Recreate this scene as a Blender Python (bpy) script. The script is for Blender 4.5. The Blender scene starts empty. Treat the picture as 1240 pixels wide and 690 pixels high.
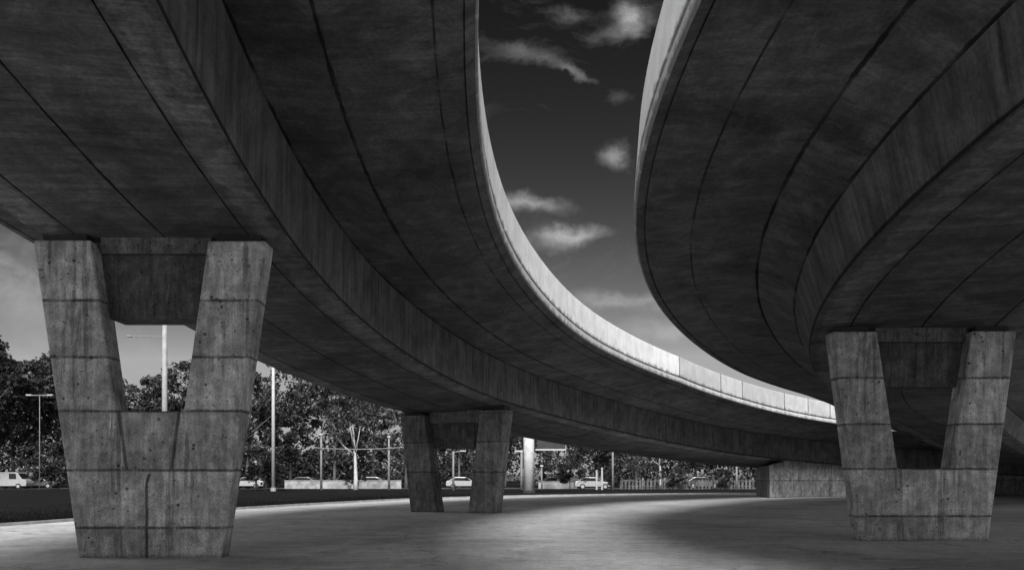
import bpy, bmesh, math, random
import numpy as np
from mathutils import Vector, Matrix, noise as mnoise
R = math.radians
S = bpy.context.scene
COL = S.collection

# ------------------------------------------------------------------ settings
SUN_AZ, SUN_EL = 2.0, 40.0      # sun behind the viewer, degrees to the left of straight behind
SUN_STRENGTH, SUN_ANGLE = 2.6, 18.0
SKY_STRENGTH = 0.10
EXPOSURE = 1.0
EYE = 1.7

# ------------------------------------------------------------------ helpers
def link(name, me, mat=None, parent=None):
    o = bpy.data.objects.new(name, me); COL.objects.link(o)
    if mat is not None and me is not None:
        me.materials.clear(); me.materials.append(mat)
    if parent is not None: o.parent = parent
    return o
def tag(o, label=None, cat=None, group=None, kind=None):
    if label: o['label'] = label
    if cat: o['category'] = cat
    if group: o['group'] = group
    if kind: o['kind'] = kind
    return o
def empty(name, loc, rz=0.0):
    o = bpy.data.objects.new(name, None); COL.objects.link(o)
    o.location = loc; o.rotation_euler = (0, 0, rz); o.empty_display_size = .3
    return o
def dup(root, loc, rz=0.0, sc=1.0):
    r = root.copy(); COL.objects.link(r); r.location = loc; r.rotation_euler = (0, 0, rz); r.scale = (sc,) * 3
    for ch in list(root.children):
        c = ch.copy(); COL.objects.link(c); c.parent = r
        for g in list(ch.children):
            d = g.copy(); COL.objects.link(d); d.parent = c
    return r
def mesh_from(name, verts, faces, smooth=False, uvs=None):
    me = bpy.data.meshes.new(name); me.from_pydata([tuple(v) for v in verts], [], faces)
    if uvs is not None:
        l = me.uv_layers.new(name='UVMap'); vi = np.empty(len(me.loops), dtype=np.int32); me.loops.foreach_get('vertex_index', vi)
        l.data.foreach_set('uv', np.asarray(uvs, dtype=np.float32)[vi].ravel())
    if smooth: me.polygons.foreach_set('use_smooth', [True] * len(me.polygons))
    me.update(); return me
class MB:
    """collects simple solids into one mesh"""
    def __init__(s): s.v = []; s.f = []
    def box(s, x0, x1, y0, y1, z0, z1):
        b = len(s.v); s.v += [(x0,y0,z0),(x1,y0,z0),(x1,y1,z0),(x0,y1,z0),(x0,y0,z1),(x1,y0,z1),(x1,y1,z1),(x0,y1,z1)]
        s.f += [tuple(b+i for i in q) for q in ((3,2,1,0),(4,5,6,7),(0,1,5,4),(1,2,6,5),(2,3,7,6),(3,0,4,7))]
        return s
    def tube(s, pts, rad, n=8, cap=True):
        rs = rad if hasattr(rad, '__len__') else [rad] * len(pts)
        b0 = len(s.v); pts = [Vector(p) for p in pts]
        for i, p in enumerate(pts):
            t = (pts[min(i+1, len(pts)-1)] - pts[max(i-1, 0)]).normalized()
            a = Vector((1,0,0)) if abs(t.x) < .9 else Vector((0,1,0))
            u = t.cross(a).normalized(); w = t.cross(u)
            for k in range(n):
                q = 2*math.pi*k/n; s.v.append(tuple(p + (u*math.cos(q) + w*math.sin(q))*rs[i]))
        for i in range(len(pts)-1):
            for k in range(n):
                a = b0+i*n+k; c = b0+i*n+(k+1) % n; s.f.append((a, c, c+n, a+n))
        if cap:
            s.f.append(tuple(b0+k for k in range(n))[::-1]); e = b0+(len(pts)-1)*n; s.f.append(tuple(e+k for k in range(n)))
        return s
    def prism(s, poly, y0, y1):
        """poly in (x,z), extruded along y"""
        b = len(s.v); n = len(poly)
        s.v += [(p[0], y0, p[1]) for p in poly] + [(p[0], y1, p[1]) for p in poly]
        s.f.append(tuple(b+i for i in range(n))); s.f.append(tuple(b+n+i for i in range(n))[::-1])
        for i in range(n):
            j = (i+1) % n; s.f.append((b+i, b+n+i, b+n+j, b+j))
        return s
    def build(s, name, mat, parent=None, smooth=False, bevel=0):
        me = mesh_from(name, s.v, s.f, smooth)
        bm = bmesh.new(); bm.from_mesh(me); bmesh.ops.recalc_face_normals(bm, faces=bm.faces[:]); bm.to_mesh(me); bm.free()
        o = link(name, me, mat, parent)
        if bevel:
            m = o.modifiers.new('bevel', 'BEVEL'); m.width = bevel; m.segments = 2; m.limit_method = 'ANGLE'; m.angle_limit = R(25)
        return o

# ------------------------------------------------------------------ node helpers
class NT:
    def __init__(s, tree): s.t = tree; s.n = tree.nodes; s.l = tree.links
    def new(s, typ, **kw):
        n = s.n.new(typ)
        for k, v in kw.items(): setattr(n, k, v)
        return n
    def put(s, sock, val):
        if isinstance(val, bpy.types.NodeSocket): s.l.new(val, sock)
        elif val is not None: sock.default_value = val
    def m(s, op, a, b=None, c=None, clamp=False):
        n = s.new('ShaderNodeMath', operation=op, use_clamp=clamp)
        for i, v in enumerate((a, b, c)):
            if v is not None: s.put(n.inputs[i], v)
        return n.outputs[0]
    def mulv(s, vec, k):
        n = s.new('ShaderNodeVectorMath', operation='MULTIPLY'); s.put(n.inputs[0], vec); s.put(n.inputs[1], k); return n.outputs[0]
    def noise(s, vec, scale, detail=4, rough=.55, dist=0):
        n = s.new('ShaderNodeTexNoise'); s.put(n.inputs['Vector'], vec); n.inputs['Scale'].default_value = scale
        n.inputs['Detail'].default_value = detail; n.inputs['Roughness'].default_value = rough; n.inputs['Distortion'].default_value = dist
        return n.outputs['Fac']
    def vor(s, vec, scale, feature='F1'):
        n = s.new('ShaderNodeTexVoronoi', feature=feature); s.put(n.inputs['Vector'], vec); n.inputs['Scale'].default_value = scale
        return n.outputs['Distance']
    def ramp(s, f, a, b, lo=0., hi=1., smooth=True):
        n = s.new('ShaderNodeMapRange', interpolation_type='SMOOTHSTEP' if smooth else 'LINEAR'); s.put(n.inputs[0], f)
        for i, v in enumerate((a, b, lo, hi)): s.put(n.inputs[1+i], v)
        return n.outputs[0]
    def sep(s, vec):
        n = s.new('ShaderNodeSeparateXYZ'); s.put(n.inputs[0], vec); return n.outputs
    def comb(s, x, y, z=0.):
        n = s.new('ShaderNodeCombineXYZ')
        for i, v in enumerate((x, y, z)): s.put(n.inputs[i], v)
        return n.outputs[0]
    def maxi(s, lst):
        r = lst[0]
        for x in lst[1:]: r = s.m('MAXIMUM', r, x)
        return r
    def line(s, coord, at, w, soft=.012):
        """1 on a line at coord == at with half width w"""
        d = s.m('ABSOLUTE', s.m('SUBTRACT', coord, at)); return s.ramp(s.m('SUBTRACT', d, w), 0., soft, 1., 0.)
def new_mat(name):
    m = bpy.data.materials.new(name); m.use_nodes = True; t = m.node_tree
    for n in list(t.nodes): t.nodes.remove(n)
    N = NT(t); out = N.new('ShaderNodeOutputMaterial'); b = N.new('ShaderNodeBsdfPrincipled'); t.links.new(b.outputs[0], out.inputs[0])
    return m, N, b
def setcol(N, b, val):
    """val: a scalar socket or number -> grey base colour"""
    if isinstance(val, bpy.types.NodeSocket): N.l.new(val, b.inputs['Base Color'])
    else: b.inputs['Base Color'].default_value = (val, val, val, 1)
def bump(N, b, h, strength, dist=.02):
    n = N.new('ShaderNodeBump'); n.inputs['Strength'].default_value = strength; n.inputs['Distance'].default_value = dist
    N.l.new(h, n.inputs['Height']); N.l.new(n.outputs[0], b.inputs['Normal'])
def plain(name, v, rough=.6, metal=0., var=.25, scale=3.0, spec=.4):
    m, N, b = new_mat(name); tc = N.new('ShaderNodeTexCoord').outputs['Object']
    n = N.noise(tc, scale, 5, .6); setcol(N, b, N.m('MULTIPLY', v, N.ramp(n, .3, .7, 1-var, 1+var)))
    b.inputs['Roughness'].default_value = rough; b.inputs['Metallic'].default_value = metal; b.inputs['Specular IOR Level'].default_value = spec
    return m

def deck_concrete(name, base, lines, cross, rough_band=None, streak=.35):
    """board-marked concrete; UV = (metres across, metres along); lines = joint positions across"""
    m, N, b = new_mat(name)
    uv = N.new('ShaderNodeUVMap').outputs[0]; x, y, _ = N.sep(uv)
    ob = N.new('ShaderNodeTexCoord').outputs['Object']
    wob = N.m('MULTIPLY', N.m('SUBTRACT', N.noise(uv, .9, 5, .6), .5), .05)
    xx = N.m('ADD', x, wob)
    big = N.noise(ob, .35, 5, .6); mid = N.noise(ob, 1.7, 6, .65); fine = N.noise(ob, 14., 6, .7)
    board = N.noise(N.comb(N.m('MULTIPLY', x, .45), N.m('MULTIPLY', y, 4.5)), 1., 5, .65)      # marks running across the deck
    board2 = N.noise(N.comb(N.m('MULTIPLY', x, .9), N.m('MULTIPLY', y, 14.)), 1., 4, .6)
    run = N.noise(N.comb(N.m('MULTIPLY', x, .5), N.m('MULTIPLY', y, 5.)), 1., 6, .7)
    v = N.m('MULTIPLY', N.ramp(big, .3, .7, .72, 1.25), N.ramp(mid, .3, .72, .8, 1.18))
    v = N.m('MULTIPLY', v, N.ramp(board, .32, .7, 1-streak*.75, 1+streak*.6))
    v = N.m('MULTIPLY', v, N.ramp(board2, .3, .66, 1-streak*.4, 1.08))
    v = N.m('MULTIPLY', v, N.ramp(fine, .3, .7, .78, 1.22))
    bl = N.noise(ob, .9, 9, .78, .9); v = N.m('MULTIPLY', v, N.ramp(bl, .42, .6, .74, 1.16))
    wet = N.ramp(N.noise(ob, .28, 7, .7, 1.2), .55, .63); v = N.m('MULTIPLY', v, N.m('SUBTRACT', 1., N.m('MULTIPLY', wet, .3)))
    eff = N.ramp(N.noise(N.comb(N.m('MULTIPLY', x, .7), N.m('MULTIPLY', y, 6.)), 1.3, 5, .7), .66, .72); v = N.m('MULTIPLY', v, N.m('ADD', 1., N.m('MULTIPLY', eff, .5)))
    # short dark transverse cracks and marks
    crk = N.ramp(N.noise(N.comb(N.m('MULTIPLY', x, .8), N.m('MULTIPLY', y, 9.)), 1., 3, .5), .69, .73)
    v = N.m('MULTIPLY', v, N.m('SUBTRACT', 1., N.m('MULTIPLY', crk, .55)))
    if rough_band:
        a, c = rough_band; ax = N.m('ABSOLUTE', xx)
        rag = N.m('ADD', ax, N.m('MULTIPLY', N.m('SUBTRACT', N.noise(ob, 1.6, 8, .75), .5), 1.1))
        band = N.m('MULTIPLY', N.ramp(rag, a-.05, a+.05), N.ramp(rag, c-.02, c+.02, 1., 0.))
        v = N.m('MULTIPLY', v, N.m('ADD', 1., N.m('MULTIPLY', band, .55)))
    ln = []
    for at, w in lines:
        brk = N.ramp(N.noise(N.comb(y, at*3.1), .8, 3, .6), .3, .55, .15, 1.)
        ln.append(N.m('MULTIPLY', N.line(xx, at, N.m('MULTIPLY', N.ramp(N.noise(N.comb(y, at*1.7), 1.7, 4, .7), .3, .7, .3, 1.5), w), .02), brk))
    if cross:                                                                                   # construction joints across
        fr = N.m('ABSOLUTE', N.m('SUBTRACT', N.m('FRACT', N.m('DIVIDE', N.m('ADD', y, N.m('MULTIPLY', wob, .5)), cross)), .5))
        ln.append(N.m('MULTIPLY', N.ramp(fr, .0, .022/cross, .6, 0.), N.ramp(N.noise(uv, .7, 3, .5), .42, .55)))
    L = N.maxi(ln) if ln else None
    if L is not None: v = N.m('MULTIPLY', v, N.m('SUBTRACT', 1., N.m('MULTIPLY', L, .82)))
    pit = N.ramp(N.vor(ob, 5.5), .03, .07, 1., 0.)
    v = N.m('MULTIPLY', v, N.m('SUBTRACT', 1., N.m('MULTIPLY', pit, .35)))
    setcol(N, b, N.m('MULTIPLY', v, base, clamp=True)); b.inputs['Roughness'].default_value = .85; b.inputs['Specular IOR Level'].default_value = .25
    h = N.m('ADD', N.m('MULTIPLY', board, .6), N.m('ADD', N.m('MULTIPLY', mid, .6), N.m('MULTIPLY', fine, .35)))
    if L is not None: h = N.m('SUBTRACT', h, L)
    bump(N, b, h, .5, .03)
    return m

def web_concrete(name, base):
    """girder web: dark runs and leaning cracks down the face; UV = (metres up, metres along)"""
    m, N, b = new_mat(name)
    uv = N.new('ShaderNodeUVMap').outputs[0]; x, y, _ = N.sep(uv); ob = N.new('ShaderNodeTexCoord').outputs['Object']
    sh = N.m('ADD', y, N.m('MULTIPLY', x, .22))
    run = N.noise(N.comb(N.m('MULTIPLY', x, .35), N.m('MULTIPLY', sh, 5.5)), 1., 6, .7)
    run2 = N.noise(N.comb(N.m('MULTIPLY', x, .5), N.m('MULTIPLY', sh, 1.3)), 1., 5, .6)
    mid = N.noise(ob, 1.5, 6, .65); fine = N.noise(ob, 15., 5, .7)
    v = N.m('MULTIPLY', N.ramp(run, .3, .68, .62, 1.2), N.ramp(run2, .3, .7, .75, 1.2))
    v = N.m('MULTIPLY', v, N.ramp(mid, .3, .7, .72, 1.25)); v = N.m('MULTIPLY', v, N.ramp(fine, .3, .7, .8, 1.2))
    crk = N.ramp(N.noise(N.comb(N.m('MULTIPLY', x, .25), N.m('MULTIPLY', sh, 3.2)), 1., 2, .5), .665, .69)
    v = N.m('MULTIPLY', v, N.m('SUBTRACT', 1., N.m('MULTIPLY', crk, .5)))
    wob = N.m('MULTIPLY', N.m('SUBTRACT', N.noise(ob, 1.1, 5, .6), .5), .05)
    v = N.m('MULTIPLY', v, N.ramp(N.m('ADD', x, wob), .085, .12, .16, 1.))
    setcol(N, b, N.m('MULTIPLY', v, base)); b.inputs['Roughness'].default_value = .85; b.inputs['Specular IOR Level'].default_value = .25
    bump(N, b, N.m('ADD', N.m('MULTIPLY', run, .5), N.m('ADD', mid, N.m('MULTIPLY', fine, .3))), .4, .03)
    return m

def parapet_concrete(name, base, joints):
    m, N, b = new_mat(name)
    uv = N.new('ShaderNodeUVMap').outputs[0]; x, y, _ = N.sep(uv); ob = N.new('ShaderNodeTexCoord').outputs['Object']
    mid = N.noise(ob, 1.2, 6, .6); fine = N.noise(ob, 22., 5, .75)
    run = N.noise(N.comb(N.m('MULTIPLY', x, .5), N.m('MULTIPLY', y, 4.)), 1., 6, .7)
    v = N.m('MULTIPLY', N.ramp(mid, .3, .7, .86, 1.06), N.ramp(fine, .25, .75, .86, 1.1))
    # grime climbing from the bottom edge, ragged
    g = N.ramp(N.m('SUBTRACT', x, N.m('MULTIPLY', N.m('SUBTRACT', N.noise(N.comb(N.m('MULTIPLY', x, 1.5), N.m('MULTIPLY', y, 2.2)), 1., 6, .75), .46), .9)), .0, .12, 1., 0.)
    v = N.m('MULTIPLY', v, N.m('SUBTRACT', 1., N.m('MULTIPLY', g, .5)))
    v = N.m('MULTIPLY', v, N.ramp(run, .3, .6, .9, 1.03))
    ln = [N.m('MULTIPLY', N.line(y, s, .03, .05), N.ramp(N.noise(N.comb(x, s), 2.2, 3, .6), .3, .5, .5, 1.)) for s in joints]
    if ln: v = N.m('MULTIPLY', v, N.m('SUBTRACT', 1., N.m('MULTIPLY', N.maxi(ln), .75)))
    if joints:   # panels beyond the first open joint are a darker grey, each its own tone
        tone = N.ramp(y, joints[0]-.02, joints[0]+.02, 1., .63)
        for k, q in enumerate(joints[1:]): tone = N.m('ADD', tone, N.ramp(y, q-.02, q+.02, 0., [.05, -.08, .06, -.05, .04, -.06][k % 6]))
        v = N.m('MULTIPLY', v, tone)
    setcol(N, b, N.m('MULTIPLY', v, base, clamp=True)); b.inputs['Roughness'].default_value = .8; b.inputs['Specular IOR Level'].default_value = .25
    bump(N, b, N.m('ADD', mid, N.m('MULTIPLY', fine, .5)), .25, .02)
    return m

def pier_concrete(name, base, heights, legs=None, centre=None):
    """heights: pour joints; legs: (u at zb, u at za, za, zb) sloping seams; centre: (u, z0, z1) vertical seam"""
    m, N, b = new_mat(name)
    ob = N.new('ShaderNodeTexCoord').outputs['Object']; x, y, z = N.sep(ob)
    wn = N.m('SUBTRACT', N.noise(ob, 1.6, 5, .65), .5); wz = N.m('MULTIPLY', wn, .06); zz = N.m('ADD', z, wz); xx = N.m('ADD', x, wz)
    big = N.noise(ob, .8, 5, .6); mid = N.noise(ob, 3.2, 7, .7); fine = N.noise(ob, 28., 5, .75)
    run = N.noise(N.comb(N.m('MULTIPLY', x, 5.), N.m('MULTIPLY', y, 5.), N.m('MULTIPLY', z, .45)), 1., 6, .7)
    run2 = N.noise(N.comb(N.m('MULTIPLY', x, 11.), N.m('MULTIPLY', y, 11.), N.m('MULTIPLY', z, .7)), 1., 5, .65)
    # each pour a slightly different grey
    pan = None
    for i, h in enumerate(heights):
        st = N.ramp(zz, h-.004, h+.004, 0., [.26, -.3, .24, -.2, .16, -.2][i % 6]); pan = st if pan is None else N.m('ADD', pan, st)
    v = N.m('MULTIPLY', N.ramp(big, .32, .68, .82, 1.2), N.ramp(mid, .34, .68, .78, 1.2))
    blot = N.noise(N.comb(N.m('MULTIPLY', x, 1.), N.m('MULTIPLY', y, 1.), N.m('MULTIPLY', z, .7)), 2.1, 8, .75, .8); v = N.m('MULTIPLY', v, N.ramp(blot, .46, .6, .82, 1.13))
    v = N.m('MULTIPLY', v, N.ramp(z, 0., .12, .55, 1.)) if heights else v  # contact shade at the foot put into the colour
    v = N.m('MULTIPLY', v, N.ramp(run, .3, .68, .76, 1.18)); v = N.m('MULTIPLY', v, N.ramp(run2, .3, .7, .84, 1.14)); v = N.m('MULTIPLY', v, N.ramp(fine, .3, .7, .62, 1.32))
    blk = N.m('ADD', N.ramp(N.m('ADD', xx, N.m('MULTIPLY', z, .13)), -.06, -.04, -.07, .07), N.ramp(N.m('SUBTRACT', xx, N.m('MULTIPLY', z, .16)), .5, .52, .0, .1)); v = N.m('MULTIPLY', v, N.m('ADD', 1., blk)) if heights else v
    vst = N.ramp(N.noise(N.comb(N.m('MULTIPLY', x, 2.1), N.m('MULTIPLY', y, 2.1), N.m('MULTIPLY', z, .2)), 1.7, 6, .75), .53, .66); v = N.m('MULTIPLY', v, N.m('SUBTRACT', 1., N.m('MULTIPLY', vst, .46)))
    if pan is not None: v = N.m('MULTIPLY', v, N.m('ADD', 1., pan))
    drip = N.ramp(N.noise(N.comb(N.m('MULTIPLY', x, 4.2), N.m('MULTIPLY', y, 4.2), N.m('MULTIPLY', z, .28)), 1., 3, .5), .62, .68)
    v = N.m('MULTIPLY', v, N.m('SUBTRACT', 1., N.m('MULTIPLY', drip, .42)))
    wht = N.ramp(N.noise(N.comb(N.m('MULTIPLY', x, 7.), N.m('MULTIPLY', y, 7.), N.m('MULTIPLY', z, .6)), 1., 4, .6), .66, .72)
    v = N.m('MULTIPLY', v, N.m('ADD', 1., N.m('MULTIPLY', wht, .6)))
    ln = [N.m('MULTIPLY', N.line(zz, h, N.m('MULTIPLY', N.noise(ob, 3.3, 3), .022), .03), N.ramp(N.noise(N.comb(x, h), 2.5, 4, .7), .3, .58, .3, 1.)) for h in heights]
    if legs:
        u1, u0, z0, z1 = legs; k = (u1-u0)/(z1-z0)
        at = N.m('ADD', u0, N.m('MULTIPLY', N.m('SUBTRACT', z, z0), k)); inz = N.m('MULTIPLY', N.ramp(z, z0-.01, z0+.01), N.ramp(z, z1-.01, z1+.01, 1., 0.))
        ln.append(N.m('MULTIPLY', inz, N.ramp(N.m('ABSOLUTE', N.m('SUBTRACT', N.m('ABSOLUTE', xx), at)), .02, .05, .9, 0.)))
    if centre:
        u0, z0, z1 = centre; inz = N.m('MULTIPLY', N.ramp(z, z0-.01, z0+.01), N.ramp(z, z1-.01, z1+.01, 1., 0.))
        bend = N.m('MULTIPLY', N.ramp(z, z1-.25, z1, 0., 1., False), .25)
        ln.append(N.m('MULTIPLY', inz, N.line(xx, N.m('ADD', u0, N.m('MULTIPLY', bend, bend)), .016, .025)))
    L = N.maxi(ln) if ln else None
    if L is not None: v = N.m('MULTIPLY', v, N.m('SUBTRACT', 1., N.m('MULTIPLY', L, .75)))
    d = N.vor(ob, 3.6); pit = N.m('MULTIPLY', N.ramp(d, .1, .15, 1., 0.), N.ramp(N.noise(ob, 1.1, 2), .4, .55))
    pit2 = N.m('MULTIPLY', N.ramp(N.vor(ob, 8.), .10, .19, 1., 0.), N.ramp(N.noise(ob, 1.7, 3), .44, .56))
    P = N.m('MAXIMUM', pit, pit2); v = N.m('MULTIPLY', v, N.m('SUBTRACT', 1., N.m('MULTIPLY', P, .72)))
    setcol(N, b, N.m('MULTIPLY', v, base, clamp=True)); b.inputs['Roughness'].default_value = .85; b.inputs['Specular IOR Level'].default_value = .25
    h = N.m('ADD', N.m('MULTIPLY', mid, .7), N.m('ADD', N.m('MULTIPLY', run, .4), N.m('MULTIPLY', fine, .3)))
    if L is not None: h = N.m('SUBTRACT', h, L)
    h = N.m('SUBTRACT', h, P); bump(N, b, h, .6, .03)
    return m

# ------------------------------------------------------------------ ramps
DS, NK = 8.0, 15
BACK = 24.0
PL = [2.5667, 2.7108, 1.7193, 4.09, 1.6825, 5.9079, 1.5696, 6.593, 2.0023, -6.2214, -0.1464, -0.0769, 0.0679, 0.261, 0.3595, 0.4783, 0.6178, 0.7553, 0.8947, 1.039, 1.1822, 1.3254, 1.4686, 1.6, 1.75, 8.33, 7.3311, 6.3178, 5.4517, 4.7387, 4.392, 3.8767, 3.3305, 2.7555, 2.3218, 1.9291, 1.5773, 1.2462, 1.0, .9, -0.066, 0.1445, 0.1417]
PR = [2.6949, 3.0892, 1.1631, 4.1312, 1.59, 5.7839, 1.748, 7.0601, 1.5937, 11.0301, -0.3242, -0.0675, 0.2717, 0.4336, 0.4881, 0.5916, R(41), R(54), R(65), R(71), R(75), R(79), R(83), R(86), R(88), 7.9266, 6.6579, 5.659, 5.1616, 4.803, 4.6925, 4.42, 2.8, 2.1, 1.8, 1.4, 1.1, .9, .8, .8, 0.0784, -0.0583, -0.0373]
class Ramp:
    def __init__(s, p, s_end, flat=False):
        s.flat = flat
        sec, p = p[:9], p[9:]
        s.sec = dict(sof=(sec[0], 0.), web=(sec[1], sec[2]), joint=(sec[3], sec[4]), thin=(sec[5], sec[6]), edge=(sec[7], sec[8]))
        SS = np.arange(0, DS*(NK-1)+.01, .5); kn = np.arange(NK)*DS
        def sm(v, **kw):
            k = 9; return np.convolve(np.pad(v, k, **kw), np.ones(2*k+1)/(2*k+1), 'valid')
        hd = sm(np.interp(SS, kn, p[1:1+NK]), mode='edge'); el = sm(np.interp(SS, kn, p[1+NK:1+2*NK]), mode='reflect', reflect_type='odd')
        ro = np.interp(SS, [0, 48, 96], p[-3:])
        X = p[0] + np.concatenate([[0], np.cumsum(np.sin(hd[:-1])*.5)]); Y = 4 + np.concatenate([[0], np.cumsum(np.cos(hd[:-1])*.5)])
        # carry the ramp on behind the viewer
        nb = int(BACK/.5); k = np.arange(1, nb+1)
        hb = hd[0] - .004*k*.5; xb = X[0] - np.cumsum(np.sin(hb)*.5); yb = Y[0] - np.cumsum(np.cos(hb)*.5); eb = el[0] + (el[0]-el[1])*k*np.exp(-k/40.)
        cat = lambda a, c: np.concatenate([a[::-1], c])
        s.S = cat(-k*.5, SS); s.X = cat(xb, X); s.Y = cat(yb, Y); s.hd = cat(hb, hd); s.el = cat(eb, el); s.ro = cat(np.full(nb, ro[0]), ro)
        keep = s.S <= s_end + 1e-6
        for a in ('S', 'X', 'Y', 'hd', 'el', 'ro'): setattr(s, a, getattr(s, a)[keep])
    def pt(s, i, u, h): return (s.X[i] + u*math.cos(s.hd[i]), s.Y[i] - u*math.sin(s.hd[i]), s.el[i] + h + (u if u > 0 or not s.flat else .1*u)*math.tan(s.ro[i]))
    def at(s, X, Y):
        return int(np.argmin((s.X-X)**2 + (s.Y-Y)**2))
    def sweep(s, name, prof, mat, parent, closed=True, uv=None, i0=0, i1=None, step=1):
        """prof: [(u,h,uvx)]"""
        idx = list(range(i0, (i1 if i1 is not None else len(s.S)), step)); n = len(prof); V = []; F = []; U = []
        for i in idx:
            for (u, h, ux) in prof: V.append(s.pt(i, u, h)); U.append((ux, s.S[i]))
        for a in range(len(idx)-1):
            for k in range(n if closed else n-1):
                j = (k+1) % n; F.append((a*n+k, (a+1)*n+k, (a+1)*n+j, a*n+j))
        if closed:
            F.append(tuple(range(n))); F.append(tuple((len(idx)-1)*n+k for k in range(n))[::-1])
        me = mesh_from(name, V, F, False, U)
        bm = bmesh.new(); bm.from_mesh(me); bmesh.ops.recalc_face_normals(bm, faces=bm.faces[:]); bm.to_mesh(me); bm.free()
        return link(name, me, mat, parent)
def notch(a, b, t, w=.05, d=.05):
    """points of a square groove cut at fraction t into the segment a->b of an underside (groove goes up)"""
    L = math.hypot(b[0]-a[0], b[1]-a[1]); ux, uy = (b[0]-a[0])/L, (b[1]-a[1])/L; nx, ny = -uy, ux
    if ny < 0: nx, ny = -nx, -ny
    c = (a[0]+ux*L*t, a[1]+uy*L*t)
    p = [(c[0]-ux*w/2, c[1]-uy*w/2), (c[0]-ux*w/2+nx*d, c[1]-uy*w/2+ny*d), (c[0]+ux*w/2+nx*d, c[1]+uy*w/2+ny*d), (c[0]+ux*w/2, c[1]+uy*w/2)]
    return p
LEAN = math.tan(R(1))
def build_ramp(rp, name, label, mats, left_edge=None, right_edge=None, lean=LEAN, PH=1.14):
    root = empty(name, (float(rp.X[rp.at(rp.X[0]*0, 17)]), 17., 0.)); root.location = (0, 0, 0); tag(root, label, 'ramp', 'curved concrete ramps overhead')
    sc = rp.sec; su = sc['sof'][0]; wu, wh = sc['web']
    m_sof, m_web, m_slab, m_par, m_lip = mats
    # soffit slab of the box, webs, then the cantilevered deck, edge beams and parapets
    seams = [-1.8, -.0, 1.8]; pts = [(-su, 0.)]
    for u in seams: pts += notch((u-.5, 0.), (u+.5, 0.), .5, .024, .04)
    pts += [(su, 0.), (su, .16), (-su, .16)]
    rp.sweep('soffit', [(u, h, u) for u, h in pts], m_sof, root)
    for sg in (-1, 1):
        a = (su, .0); b = (wu, wh); L = math.hypot(b[0]-a[0], b[1]-a[1]); k = .05
        q = [(su+.012, .045), (wu+.012, wh-.02), (wu-.25, wh-.02), (su-.25, .045)]
        # the web stands a touch proud of the soffit so that a shadow line runs along the corner
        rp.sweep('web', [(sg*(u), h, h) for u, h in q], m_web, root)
    def half(eu, eh, sg):
        """underside of the cantilever from the web outward, one side"""
        if sg < 0 and left_edge: ju, jh = 2.7+.45*(eu-2.7), wh+.03; tu, th = 2.7+.8*(eu-2.7), wh+.03+.8*(eh-wh-.05)
        elif sg > 0 and right_edge: ju, jh = 6.0, wh+.35; tu, th = 8.6, wh+.55
        else: ju, jh = sc['joint']; tu, th = sc['thin']
        P = [(wu+.03, wh)]
        if not (sg > 0 and right_edge): P += notch((wu+.03, wh), (ju, jh), .985, .04, .03)
        P += notch((tu, th), (eu, eh), 1-.2/max(.25, eu-tu), .045, .045)
        P += [(eu-.02, eh-.0)]
        return [(sg*u, h) for u, h in P]
    eR = right_edge or sc['edge']; eL = left_edge or sc['edge']
    right, left = half(*eR, 1), half(*eL, -1)
    topR, topL = (eR[0]-.05, eR[1]+.3), (-(eL[0]-.05), eL[1]+.3)
    prof = right + [topR, topL] + left[::-1] + [(-wu+.06, wh-.012), (wu-.06, wh-.012)]
    rp.sweep('deck_slab', [(u, h, u) for u, h in prof], m_slab, root)
    for sg, (eu, eh) in ((1, eR), (-1, eL)):
        lip = [(eu-.017, eh+.004), (eu+.02, eh+.012), (eu+.035, eh+.05), (eu+.035, eh+.22), (eu+.02, eh+.255), (eu-.047, eh+.285)]
        rp.sweep('edge_beam', [(sg*u, h, h-eh) for u, h in lip], m_lip, root)
        b0 = eh+.302; H = PH; tp = eu+.03-lean*H
        par = [(eu-.015, b0), (eu-.015, b0+.035), (eu+.03, b0+.05), (tp, b0+H-.04), (tp-.04, b0+H), (tp-.24, b0+H), (tp-.28, b0+H-.04), (eu-.55, b0)]
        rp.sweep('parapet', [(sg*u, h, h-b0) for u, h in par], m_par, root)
    return root

left = Ramp(PL, 112, True); right = Ramp(PR, 92)
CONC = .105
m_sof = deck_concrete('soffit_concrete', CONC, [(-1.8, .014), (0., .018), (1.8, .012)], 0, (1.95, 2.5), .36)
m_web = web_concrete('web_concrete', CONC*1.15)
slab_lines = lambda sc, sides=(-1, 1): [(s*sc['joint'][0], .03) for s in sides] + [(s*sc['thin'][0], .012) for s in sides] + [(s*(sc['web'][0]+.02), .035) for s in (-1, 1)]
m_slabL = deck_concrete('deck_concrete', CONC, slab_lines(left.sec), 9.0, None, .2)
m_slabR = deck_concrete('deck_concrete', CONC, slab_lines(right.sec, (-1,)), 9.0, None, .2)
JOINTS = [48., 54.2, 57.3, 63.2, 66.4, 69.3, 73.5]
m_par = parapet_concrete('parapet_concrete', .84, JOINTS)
m_parR = parapet_concrete('parapet_concrete', .9, [])
m_lip = parapet_concrete('edge_beam_concrete', .6, [])
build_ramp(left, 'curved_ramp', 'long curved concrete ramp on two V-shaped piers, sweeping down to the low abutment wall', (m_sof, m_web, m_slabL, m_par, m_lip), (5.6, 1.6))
build_ramp(right, 'curved_ramp', 'curved concrete ramp overhead carried by the squat V-shaped pier with no mast behind it', (m_sof, m_web, m_slabR, m_parR, m_lip), None, (10.0, 1.85), math.tan(R(4)), 1.36)  # right deck edge widened out of view, added to shade the ground below

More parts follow.
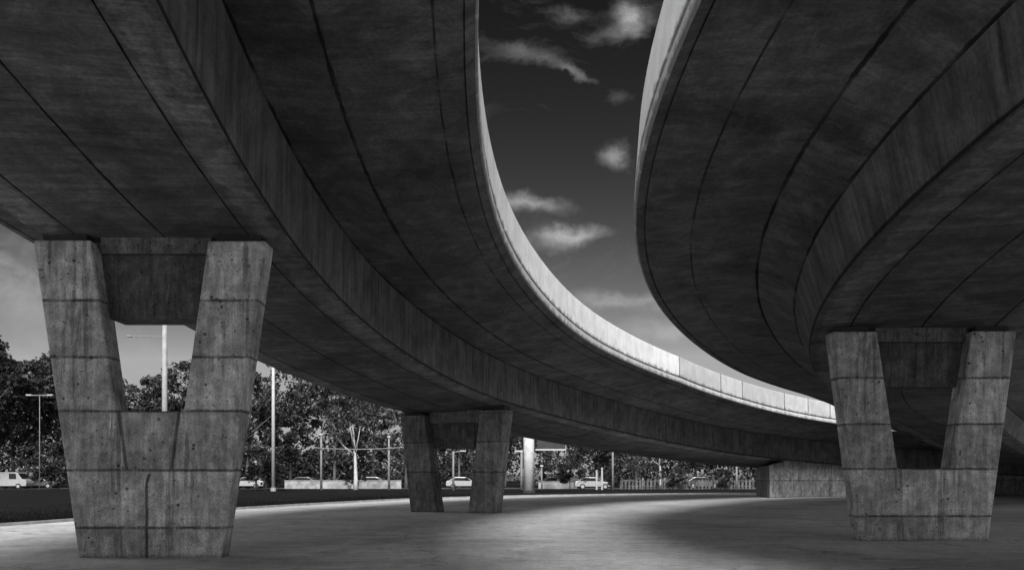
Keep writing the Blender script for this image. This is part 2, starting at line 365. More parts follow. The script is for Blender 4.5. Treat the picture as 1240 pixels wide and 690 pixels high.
# ------------------------------------------------------------------ piers
def soffit_z(rp, x, y, slab=0.0):
    i = rp.at(x, y); u = (x-rp.X[i])*math.cos(rp.hd[i]) - (y-rp.Y[i])*math.sin(rp.hd[i])
    return rp.el[i] + (u if u > 0 or not rp.flat else .1*u)*math.tan(rp.ro[i])
def build_pier(rp, X, Y, rot, t, b, lw, wb, hb, H, D, beam, mat, mat_beam, label):
    root = empty('bridge_pier', (X, Y, 0), rot); tag(root, label, 'bridge pier', 'V-shaped concrete piers carrying the ramps')
    ca, sa = math.cos(rot), math.sin(rot)
    tops = []
    for sg in (-1, 1):
        zs = []
        for u in (t, t-lw):
            for d in (0, D): zs.append(soffit_z(rp, X + sg*u*ca - d*sa, Y + sg*u*sa + d*ca))
        tops.append(min(H+.09, min(zs)-.10))
    HL, HR = tops
    so = (t-b)/H
    ti = t-lw; si = (ti-wb)/(H-hb)
    out = lambda z: b+so*z
    inn = lambda z: wb+si*(z-hb)
    f = MB()
    if hb > 0:
        poly = [(-out(0), -.3), (out(0), -.3), (out(HR), HR), (inn(HR), HR), (wb, hb), (-wb, hb), (-inn(HL), HL), (-out(HL), HL)]
        poly[0] = (-out(-.3), -.3); poly[1] = (out(-.3), -.3)
        f.prism(poly, 0, D); f.build('frame', mat, root, bevel=.05)
    else:
        for sg, HH in ((-1, HL), (1, HR)):
            g = MB(); g.prism([(sg*inn(-.3), -.3), (sg*out(-.3), -.3), (sg*out(HH), HH), (sg*inn(HH), HH)], 0, D); g.build('leg', mat, root, bevel=.035)
    z0, z1 = beam
    e = .03
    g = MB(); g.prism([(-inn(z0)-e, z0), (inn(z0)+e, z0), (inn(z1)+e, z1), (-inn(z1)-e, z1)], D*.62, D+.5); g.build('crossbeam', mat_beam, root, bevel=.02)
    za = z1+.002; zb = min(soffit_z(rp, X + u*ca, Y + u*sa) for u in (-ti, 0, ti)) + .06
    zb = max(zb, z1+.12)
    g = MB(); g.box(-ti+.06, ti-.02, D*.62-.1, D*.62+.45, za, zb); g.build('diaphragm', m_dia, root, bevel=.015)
    for sg, HH in ((-1, HL), (1, HR)):
        g = MB(); u0, u1 = sorted((sg*(inn(HH)+.16), sg*(out(HH)-.14))); g.box(u0, u1, .14, D-.1, HH+.001, HH+.5); g.build('bearing_pad', m_dark, root)
    return root
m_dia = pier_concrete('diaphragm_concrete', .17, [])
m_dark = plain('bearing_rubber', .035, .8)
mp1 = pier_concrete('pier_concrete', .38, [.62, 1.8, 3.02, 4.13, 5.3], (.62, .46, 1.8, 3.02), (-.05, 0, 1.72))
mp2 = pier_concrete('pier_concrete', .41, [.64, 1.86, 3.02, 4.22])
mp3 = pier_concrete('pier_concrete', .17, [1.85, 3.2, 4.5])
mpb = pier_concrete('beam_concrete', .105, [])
build_pier(left, -7.47, 17.0, 0, 2.40, 1.46, 1.2, .70, 3.02, 6.52, .6, (4.98, 6.33), mp1, mpb, 'tall V-shaped concrete pier with a light mast showing through its opening')
build_pier(right, 10.7, 21.4, 0, 2.39, 1.66, 1.16, .69, 1.87, 5.42, .6, (4.02, 5.19), mp2, mpb, 'squat V-shaped concrete pier with only dark ramp underside showing through its opening')
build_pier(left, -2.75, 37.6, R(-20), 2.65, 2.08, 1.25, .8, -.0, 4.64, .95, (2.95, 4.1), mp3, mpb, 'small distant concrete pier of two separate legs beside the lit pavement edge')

# ------------------------------------------------------------------ abutment and retaining wall under the far end of the first ramp
def abutment():
    mat = pier_concrete('abutment_concrete', .19, [1.3], None, None)
    root = empty('abutment', (0, 0, 0)); tag(root, 'low pale concrete abutment wall closing the far end of the ramp', 'abutment')
    i0 = int(np.argmin(abs(left.S-70.2))); V = []; F = []
    rows = []
    for i in range(i0, len(left.S), 4): rows.append((left.pt(i, 2.45, 0), left.pt(i, -2.45, 0)))
    # skewed front face
    a, c = rows[0]; b = Vector((.312*61.6, 61.6, c[2])); rows[0] = (a, tuple(b))
    for a, c in rows:
        za = max(a[2]+.05, .3); zc = max(c[2]+.05, .3); V += [(a[0], a[1], -.3), (c[0], c[1], -.3), (c[0], c[1], zc), (a[0], a[1], za)]
    n = len(rows)
    for k in range(n-1):
        for q in range(4): F.append((k*4+q, (k+1)*4+q, (k+1)*4+(q+1) % 4, k*4+(q+1) % 4))
    F.append((3, 2, 1, 0)); F.append(tuple((n-1)*4+q for q in range(4)))
    me = mesh_from('wall', V, F); bm = bmesh.new(); bm.from_mesh(me); bmesh.ops.recalc_face_normals(bm, faces=bm.faces[:]); bm.to_mesh(me); bm.free()
    link('wall', me, mat, root)
abutment()

# ------------------------------------------------------------------ ground
KERB = [(-90, 5), (-40, 9), (-24, 16), (-19.6, 22), (-17.0, 27.4), (-15.6, 33.5), (-13.8, 40.5), (-11, 48.5), (-7.4, 56.7), (-3.5, 62), (.5, 66), (6, 69.8), (13, 73.5), (22.8, 77), (40, 81), (70, 84), (120, 85), (200, 85)]
def smooth_poly(P, n=8):
    out = []
    for i in range(len(P)-1):
        p0, p1, p2, p3 = [Vector(P[max(0, min(len(P)-1, i+k))]) for k in (-1, 0, 1, 2)]
        for k in range(n):
            t = k/n; out.append(.5*((2*p1) + (p2-p0)*t + (2*p0-5*p1+4*p2-p3)*t*t + (3*p1-p0-3*p2+p3)*t**3))
    out.append(Vector(P[-1])); return out
KL = smooth_poly(KERB)
def ground_mat():
    m, N, b = new_mat('pavement_concrete'); ob = N.new('ShaderNodeTexCoord').outputs['Object']; x, y, z = N.sep(ob)
    big = N.noise(ob, .11, 6, .6, .4); mid = N.noise(ob, .9, 6, .65); fine = N.noise(ob, 9., 6, .75)
    drag = N.noise(N.comb(N.m('MULTIPLY', x, .25), N.m('MULTIPLY', y, 1.2)), 1., 5, .6)
    v = N.m('MULTIPLY', N.ramp(big, .3, .7, .78, 1.2), N.ramp(mid, .3, .7, .86, 1.12)); v = N.m('MULTIPLY', v, N.ramp(fine, .3, .7, .88, 1.12)); v = N.m('MULTIPLY', v, N.ramp(drag, .3, .7, .94, 1.05))
    st = N.ramp(N.noise(ob, .45, 8, .75, .6), .5, .62, 1., .8); v = N.m('MULTIPLY', v, st)
    spk = N.ramp(N.vor(ob, 4.), .06, .13, .4, 1.); v = N.m('MULTIPLY', v, N.m('MAXIMUM', spk, N.ramp(N.noise(ob, .6, 3), .42, .55)))
    gr = N.noise(ob, 34., 4, .8); v = N.m('MULTIPLY', v, N.ramp(gr, .3, .7, .72, 1.28)); g2 = N.noise(ob, 3.5, 8, .8); v = N.m('MULTIPLY', v, N.ramp(g2, .35, .65, .82, 1.16))
    wv = N.comb(N.m('ADD', x, N.m('MULTIPLY', N.noise(ob, .8, 5, .7), 2.2)), N.m('ADD', y, N.m('MULTIPLY', N.noise(N.mulv(ob, (1., -1., 1.)), .8, 5, .7), 2.2)))
    ck = N.m('MULTIPLY', N.ramp(N.vor(wv, .16, 'DISTANCE_TO_EDGE'), .0, .009, 1., 0.), N.ramp(N.noise(ob, .22, 3), .46, .56)); v = N.m('MULTIPLY', v, N.m('SUBTRACT', 1., N.m('MULTIPLY', ck, .5)))
    setcol(N, b, N.m('MULTIPLY', v, .43)); b.inputs['Roughness'].default_value = .75; b.inputs['Specular IOR Level'].default_value = .3
    bump(N, b, N.m('ADD', mid, N.m('MULTIPLY', fine, .6)), .3, .02); return m
m_ground = ground_mat()
m_lawn, N, b = new_mat('lawn_grass'); ob = N.new('ShaderNodeTexCoord').outputs['Object']
n1 = N.noise(ob, .25, 6, .65); n2 = N.noise(ob, 6., 5, .7)
setcol(N, b, N.m('MULTIPLY', .008, N.m('MULTIPLY', N.ramp(n1, .3, .7, .6, 1.5), N.ramp(n2, .3, .7, .6, 1.4)))); b.inputs['Roughness'].default_value = .9; b.inputs['Specular IOR Level'].default_value = .1
bump(N, b, N.m('ADD', n1, n2), .8, .1)
m_kerb = plain('kerb_concrete', .3, .85)
m_far = plain('far_ground', .07, .9, scale=.3)
tag(link('ground', mesh_from('ground', [(-2500, -2500, -.15), (2500, -2500, -.15), (2500, 2500, -.15), (-2500, 2500, -.15)], [(0, 1, 2, 3)]), m_far), kind='structure')
V = []; F = []
for p in KL: V += [(p.x, p.y, 0.), (p.x*1.0, -22., 0.)]
for i in range(len(KL)-1): F.append((2*i, 2*i+1, 2*i+3, 2*i+2))
tag(link('pavement', mesh_from('pavement', V, F), m_ground), kind='structure')
V = []; F = []; LZ = .10
off = []
for i, p in enumerate(KL):
    t = (KL[min(i+1, len(KL)-1)] - KL[max(i-1, 0)]).normalized(); off.append(p + Vector((-t.y, t.x))*.16)
for i, p in enumerate(off): V += [(p.x, p.y, LZ-.02), (p.x if p.y < 100 else p.x, 97., LZ-.02)]
V += []; 
for i in range(len(off)-1): F.append((2*i, 2*i+2, 2*i+3, 2*i+1))
tag(link('lawn', mesh_from('lawn', V, F), m_lawn), kind='structure')
V = []; F = []
for i, (p, q) in enumerate(zip(KL, off)): V += [(p.x, p.y, -.1), (p.x, p.y, LZ), (q.x, q.y, LZ), (q.x, q.y, -.1)]
for i in range(len(KL)-1):
    for k in range(3): F.append((4*i+k, 4*i+k+1, 4*i+5+k, 4*i+4+k))
tag(link('kerb', mesh_from('kerb', V, F), m_kerb), kind='structure')
m_road = plain('far_road_asphalt', .06, .85, scale=.5)
tag(link('road', mesh_from('road', [(-220, 97.0, .02), (220, 97.0, .02), (220, 112, .02), (-220, 112, .02)], [(0, 1, 2, 3)]), m_road), kind='structure')
tag(link('tree_strip', mesh_from('tree_strip', [(-260, 112, .06), (260, 112, .06), (260, 240, .06), (-260, 240, .06)], [(0, 1, 2, 3)]), m_lawn), kind='structure')
# grass blades along the lawn nearest the viewer
def grass():
    rng = np.random.default_rng(4); V = []; F = []
    n = 0
    while n < 16000:
        k = rng.integers(20, len(KL)-60); p = KL[k]; t = (KL[k+1]-KL[k]); q = p + t*rng.random() + Vector((-t.y, t.x)).normalized()*(.14 + rng.exponential(2.2))
        h = rng.uniform(.05, .16); a = rng.uniform(0, 6.28); w = .014; l = rng.normal(0, .04, 2)
        b0 = len(V); dx, dy = math.cos(a)*w, math.sin(a)*w
        V += [(q.x-dx, q.y-dy, LZ-.03), (q.x+dx, q.y+dy, LZ-.03), (q.x+l[0], q.y+l[1], LZ+h)]; F.append((b0, b0+1, b0+2)); n += 1
    tag(link('grass', mesh_from('grass', V, F), m_lawn), 'short rough grass edging the pavement', 'grass', kind='stuff')
grass()

# ------------------------------------------------------------------ trees
def leaf_mat(name, base):
    m, N, b = new_mat(name); g = N.new('ShaderNodeNewGeometry').outputs['Random Per Island']; ob = N.new('ShaderNodeTexCoord').outputs['Object']
    v = N.m('MULTIPLY', base, N.ramp(g, 0, 1, .65, 1.5, False)); v = N.m('MULTIPLY', v, N.ramp(N.noise(ob, .5, 3), .3, .7, .7, 1.35))
    setcol(N, b, v); b.inputs['Roughness'].default_value = .5; b.inputs['Specular IOR Level'].default_value = .25
    return m
m_leafs = [leaf_mat('dark_foliage', .026), leaf_mat('mid_foliage', .036), leaf_mat('pale_foliage', .06)]
m_bark = plain('grey_bark', .12, .9, scale=6.); m_pale_bark = plain('pale_bark', .5, .85, scale=5.)
def make_tree(seed, H, rad, base_h, nclump, nleaf, leaf, mats, trunk_r=.22, sparse=1.0, sq=.8):
    rng = np.random.default_rng(seed); trunk = MB(); cz = (H+base_h)/2; hz = (H-base_h)/2
    lean = rng.normal(0, .25, 2)
    tp = [Vector((lean[0]*t*t, lean[1]*t*t, t*H*.75)) for t in np.linspace(0, 1, 7)]
    trunk.tube([(0, 0, -.2)]+tp[1:], [trunk_r*1.25]+[trunk_r*(1-.8*t) for t in np.linspace(0, 1, 7)[1:]], 8)
    C = []
    for k in range(nclump):
        d = rng.normal(size=3); d /= np.linalg.norm(d); r = rng.random()**.38
        f = 1+.22*math.sin(3*math.atan2(d[1], d[0])+seed) + rng.normal(0, .1)
        C.append((d[0]*rad*r*f + lean[0]*.5, d[1]*rad*r*f + lean[1]*.5, cz + d[2]*hz*r*(1+rng.normal(0, .06))))
    for c in C[::3]:
        z0 = min(max(base_h*.75, c[2]*.55), H*.7); t = z0/(H*.75); p0 = Vector((lean[0]*t*t, lean[1]*t*t, z0)); p2 = Vector(c); p1 = (p0+p2)/2 + Vector((0, 0, -.3))
        trunk.tube([p0, p1, p2], [trunk_r*.4, trunk_r*.25, .03], 5)
    P = []
    for c in C:
        rr = rng.uniform(.5, 1.2)*rad*.24; n = int(nleaf*rng.uniform(.6, 1.4)*sparse)
        q = rng.normal(size=(n, 3)); q /= np.linalg.norm(q, axis=1)[:, None]; q *= (rng.random((n, 1))**.45)*rr; q[:, 2] *= sq
        P.append(q+np.array(c))
    P = np.concatenate(P); n = len(P); s = leaf*rng.uniform(.55, 1.35, (n, 1))
    a = rng.normal(size=(n, 3)); a /= np.linalg.norm(a, axis=1)[:, None]; b = np.cross(a, rng.normal(size=(n, 3))); b /= np.linalg.norm(b, axis=1)[:, None]
    V = np.stack([P-a*s, P-b*s*.5, P+a*s, P+b*s*.5], 1).reshape(-1, 3); F = np.arange(n*4).reshape(-1, 4).tolist()
    root = empty('tree', (0, 0, 0)); trunk.build('trunk', mats[0], root, True)
    link('crown', mesh_from('crown', V, F), mats[1], root); return root
protos = [make_tree(1, 17, 6.5, 3.2, 60, 130, .26, (m_bark, m_leafs[0])),
          make_tree(2, 14, 5.6, 2.6, 52, 120, .25, (m_bark, m_leafs[1])),
          make_tree(3, 18, 6.0, 4.0, 46, 110, .27, (m_bark, m_leafs[1]), sparse=.8),
          make_tree(4, 7.5, 4.0, .7, 40, 130, .20, (m_bark, m_leafs[0]), .15),
          make_tree(5, 12, 5.0, 2.4, 40, 110, .24, (m_bark, m_leafs[2]), sparse=.75),
          make_tree(6, 9.5, 3.4, 5.2, 14, 70, .22, (m_pale_bark, m_leafs[1]), .26, sparse=.8)]
# (pixel x of the trunk in the photo, distance, kind, scale, label)
def gx(px, Y): return (px-620)/1000.*Y
TREES = [
 (-40, 100, 0, 1.15, 'tall dark tree cut by the left border of the view'),
 (16, 108, 1, 1.38, 'rounded tree whose top pokes above the roofs of the leftmost parked cars'),
 (70, 108, 0, 1.02, 'dark tree standing right behind the left flank of the tallest pier'),
 (128, 118, 2, .92, 'tree partly hidden by the left leg of the tallest pier'),
 (168, 110, 1, 1.17, 'bushy tree framed by the opening of the tallest pier, left of the mast'),
 (226, 112, 0, 1.02, 'tree framed by the opening of the tallest pier, right of the mast'),
 (300, 104, 2, 1.02, 'tall open-leaved tree just right of the tallest pier'),
 (352, 116, 1, 1.15, 'broad tree behind the thin pole that rises to the ramp'),
 (405, 106, 2, .9, 'open tree with bright leaf gaps above the low white wall'),
 (452, 114, 0, .92, 'dark tree between two thin poles left of the distant pier'),
 (492, 106, 4, 1.05, 'pale-leaved tree half covered by the left leg of the distant pier'),
 (556, 112, 0, .85, 'tree seen between the two legs of the distant pier'),
 (612, 118, 1, .9, 'tree directly left of the thick pale column'),
 (676, 104, 1, .8, 'tree beneath the dark signboard beside the thick pale column'),
 (724, 112, 0, .8, 'tree behind the two short marker posts'),
 (770, 106, 4, .85, 'pale-leaved tree between thin pole and white-barked tree'),
 (842, 112, 1, .85, 'rounded tree above the picket fence'),
 (884, 106, 0, .72, 'dark tree next to the abutment wall'),
 (935, 118, 1, .8, 'tree rising behind the abutment wall'),
]
BUSHES = [(322, 88, .95, 'dense low dark shrub tree at the foot of the tallest pier, right side'),
          (62, 98, .8, 'low dark shrub tree beside the left foot of the tallest pier'),
          (690, 98, .62, 'small dark shrub tree right of the thick pale column'),
          (332, 97, .34, 'low round shrub by the left end of the low white wall'),
          (428, 96, .30, 'low round shrub at the foot of the pale bare trunk'),
          (580, 96, .32, 'low round shrub between the legs of the distant pier, right side'),
          (742, 93.5, .3, 'low round shrub at the left end of the picket fence'),
          (818, 93, .36, 'low round shrub in front of the picket fence, right of the white-barked tree'),
          (876, 93, .33, 'low round shrub in front of the picket fence near the abutment')]
first = {}
rng = random.Random(8)
def place(k, px, Y, sc, label, cat, group, name=None):
    o = protos[k] if k not in first else dup(protos[k], (0, 0, 0))
    first[k] = 1; o.location = (gx(px, Y), Y, .05); o.rotation_euler = (0, 0, rng.uniform(0, 6.28)); o.scale = (sc*rng.uniform(.95, 1.1), sc*rng.uniform(.95, 1.1), sc)
    tag(o, label, cat, group)
    if name: o.name = name
for px, Y, k, sc, lb in TREES: place(k, px, Y, sc, lb, 'tree', 'trees along the far road')
for px, Y, sc, lb in BUSHES: place(3, px, Y, sc, lb, 'shrub', 'shrub trees on the lawn', 'shrub')
place(5, 431, 92, 1.0, 'slender tree with a pale bare trunk, between two thin poles', 'tree', 'white-barked trees')
place(5, 800, 96, .72, 'white-barked tree with a forked top, behind the picket fence', 'tree', 'white-barked trees')
def treeline():
    rng = np.random.default_rng(77); P = []
    for k in range(850):
        x = rng.uniform(-210, 230); h = 10 + 4*math.sin(x*.05) + 3*math.sin(x*.17+1); c = (x, rng.uniform(165, 185), rng.uniform(.5, h)); q = rng.normal(size=(110, 3))*np.array([2.2, 1.6, 1.5]); P.append(q+np.array(c))
    P = np.concatenate(P); n = len(P); s = .42*rng.uniform(.6, 1.4, (n, 1)); a = rng.normal(size=(n, 3)); a /= np.linalg.norm(a, axis=1)[:, None]; b = np.cross(a, rng.normal(size=(n, 3))); b /= np.linalg.norm(b, axis=1)[:, None]
    V = np.stack([P-a*s, P-b*s*.6, P+a*s, P+b*s*.6], 1).reshape(-1, 3)
    tag(link('treeline', mesh_from('treeline', V, np.arange(n*4).reshape(-1, 4).tolist()), m_leafs[0]), 'distant dark wood closing the view behind the tree row', 'wood', kind='stuff')
treeline()

# ------------------------------------------------------------------ poles, mast, column and sign
m_paint = plain('white_painted_steel', .42, .5, var=.1); m_steel = plain('galvanised_steel', .45, .5, .3); m_pole = plain('weathered_pole', .22, .8)
m_signback = plain('dark_sign_back', .03, .6); m_glass = plain('dark_glass', .02, .1, var=.05, spec=.6); m_tyre = plain('tyre_rubber', .02, .85)
m_mast = plain('grey_mast_paint', .3, .6, var=.15)
def mast(px, Y, H, r, label, arm_z=None, arm=-2.1, cat='light mast', mat=None):
    o = empty('light_mast', (gx(px, Y), Y, .08)); tag(o, label, cat); g = MB(); g.tube([(0, 0, -.1), (0, 0, .35)], r*1.5, 12); g.build('base', m_kerb, o)
    MB().tube([(0, 0, .35), (0, 0, H)], [r, r*.75], 14).build('pole', mat or m_paint, o, True)
    if arm_z:
        a = MB().tube([(0, 0, arm_z), (arm, 0, arm_z+.06)], [.04, .03], 8).build('arm', m_pole, o)
        MB().box(arm-.3, arm+.02, -.09, .09, arm_z+.0, arm_z+.1).build('lamp_head', m_pole, o, bevel=.03)
    return o
mast(199.5, 52, 12.6, .19, 'pale lighting mast with a side arm, seen through the opening of the tallest pier', 10.3, mat=m_mast)
mast(331, 84, 15.5, .19, 'tall thin pale pole standing right of the tallest pier and reaching the ramp', cat='pole')
def lamp_post(px, Y, top_y, r, label, kind):
    H = (575-top_y)/1000.*Y + EYE - .08
    o = empty('lamp_post', (gx(px, Y), Y, .08)); tag(o, label, 'lamp post', 'thin posts along the far road')
    MB().tube([(0, 0, -.1), (0, 0, H)], [r, r*.7], 8).build('pole', m_pole, o, True)
    if kind == 'T':
        MB().tube([(-1.0, 0, H-.05), (1.0, 0, H-.05)], .06, 6).build('crossarm', m_pole, o)
        for s in (-1, 1): MB().box(s*1.15-.3, s*1.15+.3, -.13, .13, H-.1, H+.06).build('lamp_head', m_paint, o, bevel=.03)
    elif kind == 'arm':
        MB().tube([(0, 0, H-.05), (.9, 0, H+.1)], .05, 6).build('arm', m_pole, o)
        MB().box(.7, 1.35, -.12, .12, H+.03, H+.17).build('lamp_head', m_paint, o, bevel=.03)
    else:
        MB().box(-.16, .16, -.16, .16, H, H+.22).build('lamp_head', m_paint, o, bevel=.04)
lamp_post(48, 90, 478, .05, 'lamp post with a double arm in front of the leftmost trees', 'T')
lamp_post(389, 90, 527, .14, 'thin grey post left of the pale bare trunk', 'cap')
lamp_post(471, 90, 530, .14, 'thin grey post just left of the distant pier', 'cap')
lamp_post(310, 92, 560, .13, 'short post beside the low dark shrub tree right of the tallest pier', 'cap')
lamp_post(549, 88, 547, .13, 'short lamp post between the legs of the distant pier', 'arm')
lamp_post(631.5, 92, 548, .17, 'slim post close behind the left edge of the thick pale column', 'cap')
lamp_post(742, 92, 533, .13, 'slim tall post between the short marker posts and the picket fence', 'cap')
lamp_post(892, 92, 556, .14, 'slim post standing by the abutment wall', 'cap')
lamp_post(656, 92, 565, .10, 'short grey post under the dark signboard', 'cap')
for px, ty, lb in ((722.5, 570, 'shorter of the two marker posts behind the white car'), (729, 567, 'taller of the two marker posts behind the white car')):
    Y = 92; H = (575-ty)/1000.*Y+EYE-.08; o = empty('marker_post', (gx(px, Y), Y, .08)); tag(o, lb, 'post', 'marker posts')
    MB().tube([(0, 0, -.1), (0, 0, H)], .11, 8).build('pole', m_paint, o); MB().tube([(0, 0, H), (0, 0, H+.1)], [.14, .1], 8).build('cap', m_steel, o)
# overhead cable between two of the posts
Y = 90; z = (575-541)/1000.*Y+EYE; x0, x1 = gx(372, Y), gx(492, Y)
tag(MB().tube([(x0+(x1-x0)*t, Y-.2, z-.25*4*t*(1-t)) for t in np.linspace(0, 1, 13)], .05, 5).build('cable', m_pole), 'pale overhead cable strung from post to post left of the distant pier', 'cable')
o = empty('sign_column', (gx(640.5, 76), 76, .08)); tag(o, 'thick pale concrete column carrying a dark signboard on its right side', 'sign column')
MB().tube([(0, 0, -.1), (0, 0, .25)], .58, 20).build('base', m_dark, o)
MB().tube([(0, 0, .25), (0, 0, 8.5)], [.5, .5], 24).build('shaft', plain('pale_column_concrete', .62, .8, var=.15), o, True)
MB().box(.75, 3.35, -.2, .0, 4.05, 7.2).build('signboard', m_signback, o, bevel=.02)
MB().box(.6, 3.4, -.26, -.02, 3.88, 4.03).build('walkway_rail', m_paint, o)
MB().tube([(3.38, -.1, 3.6), (3.38, -.1, 7.3)], .05, 6).build('edge_post', m_steel, o)
MB().box(-1.3, -.55, -.12, .0, 3.75, 3.9).build('bracket', m_paint, o)

# ------------------------------------------------------------------ low wall and picket fence
m_white = plain('whitewashed_wall', .3, .85, var=.35, scale=1.2)
def low_wall(px0, px1, Y, h, label):
    x0, x1 = gx(px0, Y), gx(px1, Y); o = empty('low_wall', ((x0+x1)/2, Y, .02)); w = (x1-x0)/2; tag(o, label, 'wall')
    MB().box(-w, w, -.12, .12, -.1, h).build('body', m_white, o); MB().box(-w-.04, w+.04, -.17, .17, h+.002, h+.09).build('coping', m_kerb, o, bevel=.02)
low_wall(345, 486, 103, .95, 'low white wall along the road behind the pale bare trunk')
low_wall(652, 700, 103, .8, 'short low white wall under the dark signboard')
m_fence = plain('weathered_fence', .085, .85, var=.7, scale=.9)
def picket(px0, px1, Y, h, label):
    x0, x1 = gx(px0, Y), gx(px1, Y); o = empty('picket_fence', (x0, Y, .08)); tag(o, label, 'fence'); g = MB(); x = 0
    while x < x1-x0: g.box(x, x+.22, -.03, .03, 0, h*(.93+.1*random.Random(int(x*50)).random())); x += .42
    g.build('pickets', m_fence, o); r = MB(); r.box(0, x1-x0, .035, .09, h*.28, h*.36); r.box(0, x1-x0, .035, .09, h*.74, h*.82); r.build('rails', m_fence, o)
    q = MB()
    for k in range(7): xx = (x1-x0)*k/6; p = MB(); p.box(xx-.09, xx+.09, .095, .25, -.1, h+.15); p.build('post', m_pole, o)
picket(752, 912, 95, 1.15, 'long low pale picket fence in front of the trees left of the abutment')

# ------------------------------------------------------------------ cars
def make_car(paint, van=False):
    o = empty('parked_car', (0, 0, 0))
    if van: body = [(-2.3, .32), (2.25, .32), (2.35, .7), (2.25, 1.05), (1.75, 1.2), (1.25, 1.95), (1.0, 2.05), (-2.1, 2.05), (-2.3, 1.9)]
    else: body = [(-2.15, .32), (2.1, .32), (2.2, .55), (2.1, .8), (1.1, .95), (.45, 1.38), (.2, 1.45), (-1.0, 1.46), (-1.3, 1.4), (-1.85, 1.0), (-2.15, .95), (-2.22, .6)]
    MB().prism(body, -.86, .86).build('body', paint, o, bevel=.07)
    side = ([(1.1, 1.2), (1.05, 1.85), (.2, 1.9), (.2, 1.2)] if van else [(.95, .98), (.4, 1.34), (-.95, 1.36), (-1.6, 1.02)])
    for y in (-.868, .868):
        MB().prism(side, y-.006, y+.006).build('side_window', m_glass, o)
    if not van: MB().prism([(1.06, 1.0), (.5, 1.37), (.47, 1.34), (1.03, .97)], -.7, .7).build('windscreen', m_glass, o)
    else: MB().prism([(1.74, 1.25), (1.3, 1.9), (1.26, 1.87), (1.7, 1.22)], -.75, .75).build('windscreen', m_glass, o)
    for x in (-1.3, 1.35):
        for y in (-.82, .82):
            w = MB().tube([(x, y-.1, .33), (x, y+.1, .33)], .33, 18).build('wheel', m_tyre, o)
            MB().tube([(x, y-.115, .33), (x, y+.115, .33)], .19, 14).build('rim', m_steel, w)
    return o
m_cw = plain('white_car_paint', .36, .25, var=.05, spec=.5); m_cs = plain('silver_car_paint', .15, .3, .4, .05); m_cd = plain('dark_car_paint', .06, .25, var=.1, spec=.5)
CARS = [(14, 103, 'v', 0, 'white van at the left border under the trees'), (50, 106, 's', 0, 'silver car parked left of the tallest pier'),
        (300, 103, 'w', math.pi, 'white car parked just right of the tallest pier'), (372, 107, 'd', 0, 'dark car behind the left part of the low white wall'),
        (447, 107, 's', math.pi, 'silver car behind the low white wall, right of the pale bare trunk'), (562, 103, 'w', 0, 'white car between the legs of the distant pier'),
        (668, 108, 's', math.pi, 'silver car parked under the dark signboard'), (718, 98, 'w', 0, 'white car beside the two marker posts'), (850, 105, 's', 0, 'silver car behind the picket fence near the abutment')]
cp = {}
for px, Y, k, rz, lb in CARS:
    if k not in cp: cp[k] = make_car({'v': m_cw, 'w': m_cw, 's': m_cs, 'd': m_cd}[k], k == 'v'); o = cp[k]
    else: o = dup(cp[k], (0, 0, 0))
    o.location = (gx(px, Y), Y, .025); o.rotation_euler = (0, 0, rz); tag(o, lb, 'van' if k == 'v' else 'car', 'cars parked along the far road')
    if k == 'v': o.name = 'parked_van'

# ------------------------------------------------------------------ sky, sun, camera
w = bpy.data.worlds.new('World'); S.world = w; w.use_nodes = True; t = w.node_tree
for n in list(t.nodes): t.nodes.remove(n)
N = NT(t); out = N.new('ShaderNodeOutputWorld'); bg = N.new('ShaderNodeBackground'); t.links.new(bg.outputs[0], out.inputs[0])
sky = N.new('ShaderNodeTexSky', sky_type='NISHITA'); sky.sun_disc = False; sky.sun_elevation = R(SUN_EL); sky.sun_rotation = R(180+SUN_AZ)
sky.air_density = 1.0; sky.dust_density = 1.0; sky.ozone_density = 1.0
sc_ = N.new('ShaderNodeSeparateColor'); t.links.new(sky.outputs[0], sc_.inputs[0]); red = sc_.outputs[0]        # black-and-white film behind a red filter
d = N.new('ShaderNodeTexCoord').outputs['Generated']; x, y, z = N.sep(d)
yy = N.m('MAXIMUM', y, .15); a = N.m('DIVIDE', x, yy); c = N.m('DIVIDE', z, yy); front = N.ramp(y, .15, .35)
vec = N.comb(a, c)
wisp = N.noise(vec, 9., 7, .62, .3); wisp2 = N.noise(N.comb(N.m('MULTIPLY', a, .6), N.m('MULTIPLY', c, 2.)), 16., 6, .6, .4)
wa = N.noise(vec, 14., 6, .65); wb = N.noise(N.mulv(vec, (1., -1., 1.)), 17., 6, .65)
a = N.m('ADD', a, N.m('MULTIPLY', N.m('SUBTRACT', wa, .5), .06)); c = N.m('ADD', c, N.m('MULTIPLY', N.m('SUBTRACT', wb, .5), .045))
def blob(px, py, sx, sy, amp, rot=0.):
    u0, v0 = (px-620)/1000., (575-py)/1000.; co, si = math.cos(rot), math.sin(rot)
    du = N.m('SUBTRACT', a, u0); dv = N.m('SUBTRACT', c, v0)
    p = N.m('DIVIDE', N.m('ADD', N.m('MULTIPLY', du, co), N.m('MULTIPLY', dv, si)), sx/1000.); q = N.m('DIVIDE', N.m('SUBTRACT', N.m('MULTIPLY', dv, co), N.m('MULTIPLY', du, si)), sy/1000.)
    r2 = N.m('ADD', N.m('MULTIPLY', p, p), N.m('MULTIPLY', q, q)); return N.m('MULTIPLY', N.m('EXPONENT', N.m('MULTIPLY', r2, -1.)), amp)
bl = [blob(762, 26, 19, 19, 1.25), blob(738, 40, 28, 8, .4), blob(693, 286, 36, 10, 1.2, .12), blob(640, 246, 42, 9, .6, -.1), blob(745, 190, 17, 12, .65), blob(755, 366, 60, 11, .55), blob(690, 88, 24, 6, .4, -.5), blob(640, 66, 34, 9, .26, -.1), blob(752, 122, 16, 12, .2), blob(688, 22, 16, 8, .22), blob(20, 330, 60, 50, .5), blob(800, 400, 80, 14, .3)]
B = bl[0]
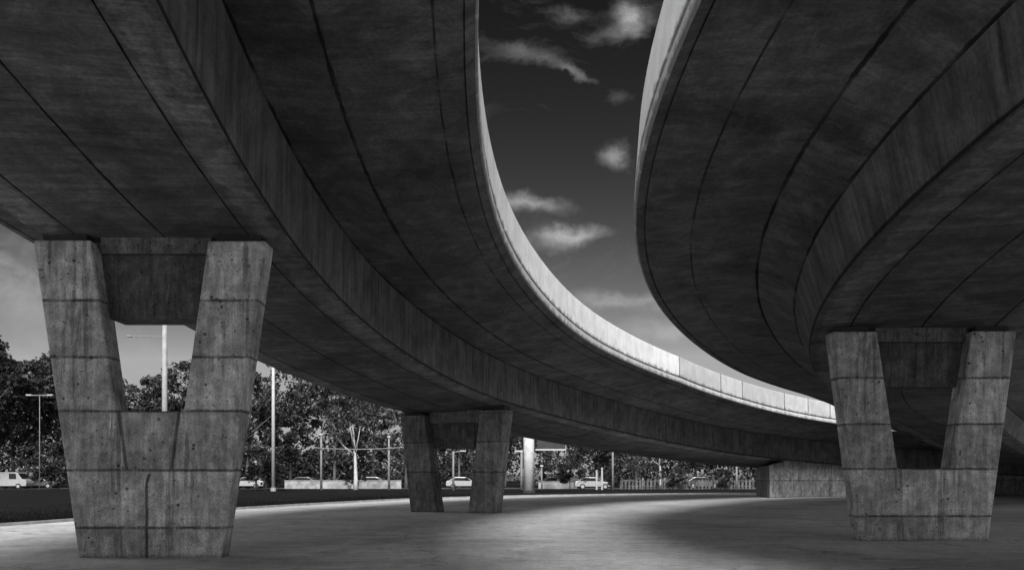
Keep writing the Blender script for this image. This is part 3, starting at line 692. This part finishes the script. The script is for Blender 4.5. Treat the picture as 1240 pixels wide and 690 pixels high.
for k in bl[1:]: B = N.m('ADD', B, k)
tex = N.m('ADD', N.m('MULTIPLY', wisp, .65), N.m('MULTIPLY', wisp2, .35))
hz = N.m('MULTIPLY', N.ramp(N.noise(N.comb(N.m('MULTIPLY', a, 2.2), N.m('MULTIPLY', c, 5.)), 1., 8, .68, .6), .42, .78), .24)
cl_f = N.m('MULTIPLY', N.ramp(N.m('ADD', hz, N.m('MULTIPLY', B, N.ramp(tex, .3, .66, .25, 1.3))), .06, 1.0, 0., 1., False), front)
zz = N.m('ADD', N.m('MAXIMUM', z, 0.), .16); pv = N.comb(N.m('DIVIDE', x, zz), N.m('DIVIDE', y, zz))
cum = N.ramp(N.noise(pv, .9, 7, .58, .2), .47, .66); back = N.ramp(y, .62, .3); cl_fill = N.m('MULTIPLY', N.m('MULTIPLY', cum, back), N.ramp(z, .0, .12))  # unseen clouds behind and beside the viewer, added to brighten piers and parapets
CLOUD = 14.0
cloud = N.m('MAXIMUM', N.m('MULTIPLY', cl_f, .15), cl_fill)
base = N.m('MINIMUM', N.m('MULTIPLY', N.m('POWER', red, 2.9), .034), 2.)
val = N.m('ADD', N.m('MULTIPLY', base, N.m('SUBTRACT', 1., cloud)), N.m('MULTIPLY', cloud, CLOUD))
t.links.new(val, bg.inputs['Color']); bg.inputs['Strength'].default_value = SKY_STRENGTH

sun = bpy.data.lights.new('sun', 'SUN'); sun.energy = SUN_STRENGTH; sun.angle = R(SUN_ANGLE); sun.color = (1, 1, 1)
so = bpy.data.objects.new('sun', sun); COL.objects.link(so)
ts = Vector((-math.sin(R(SUN_AZ))*math.cos(R(SUN_EL)), -math.cos(R(SUN_AZ))*math.cos(R(SUN_EL)), math.sin(R(SUN_EL))))
so.rotation_euler = ts.to_track_quat('Z', 'Y').to_euler(); so.location = ts*200

cam = bpy.data.cameras.new('camera'); co = bpy.data.objects.new('camera', cam); COL.objects.link(co)
co.location = (0, 0, EYE); co.rotation_euler = (R(90), 0, 0); cam.sensor_width = 36; cam.lens = 36*1000/1240.; cam.shift_y = 230/1240.; cam.clip_end = 6000; cam.clip_start = .1
S.camera = co
vs = S.view_settings; vs.view_transform = 'Standard'; vs.look = 'None'; vs.exposure = EXPOSURE; vs.gamma = 1; vs.use_curve_mapping = False
S.render.engine = 'CYCLES'; S.cycles.max_bounces = 8; S.cycles.diffuse_bounces = 6
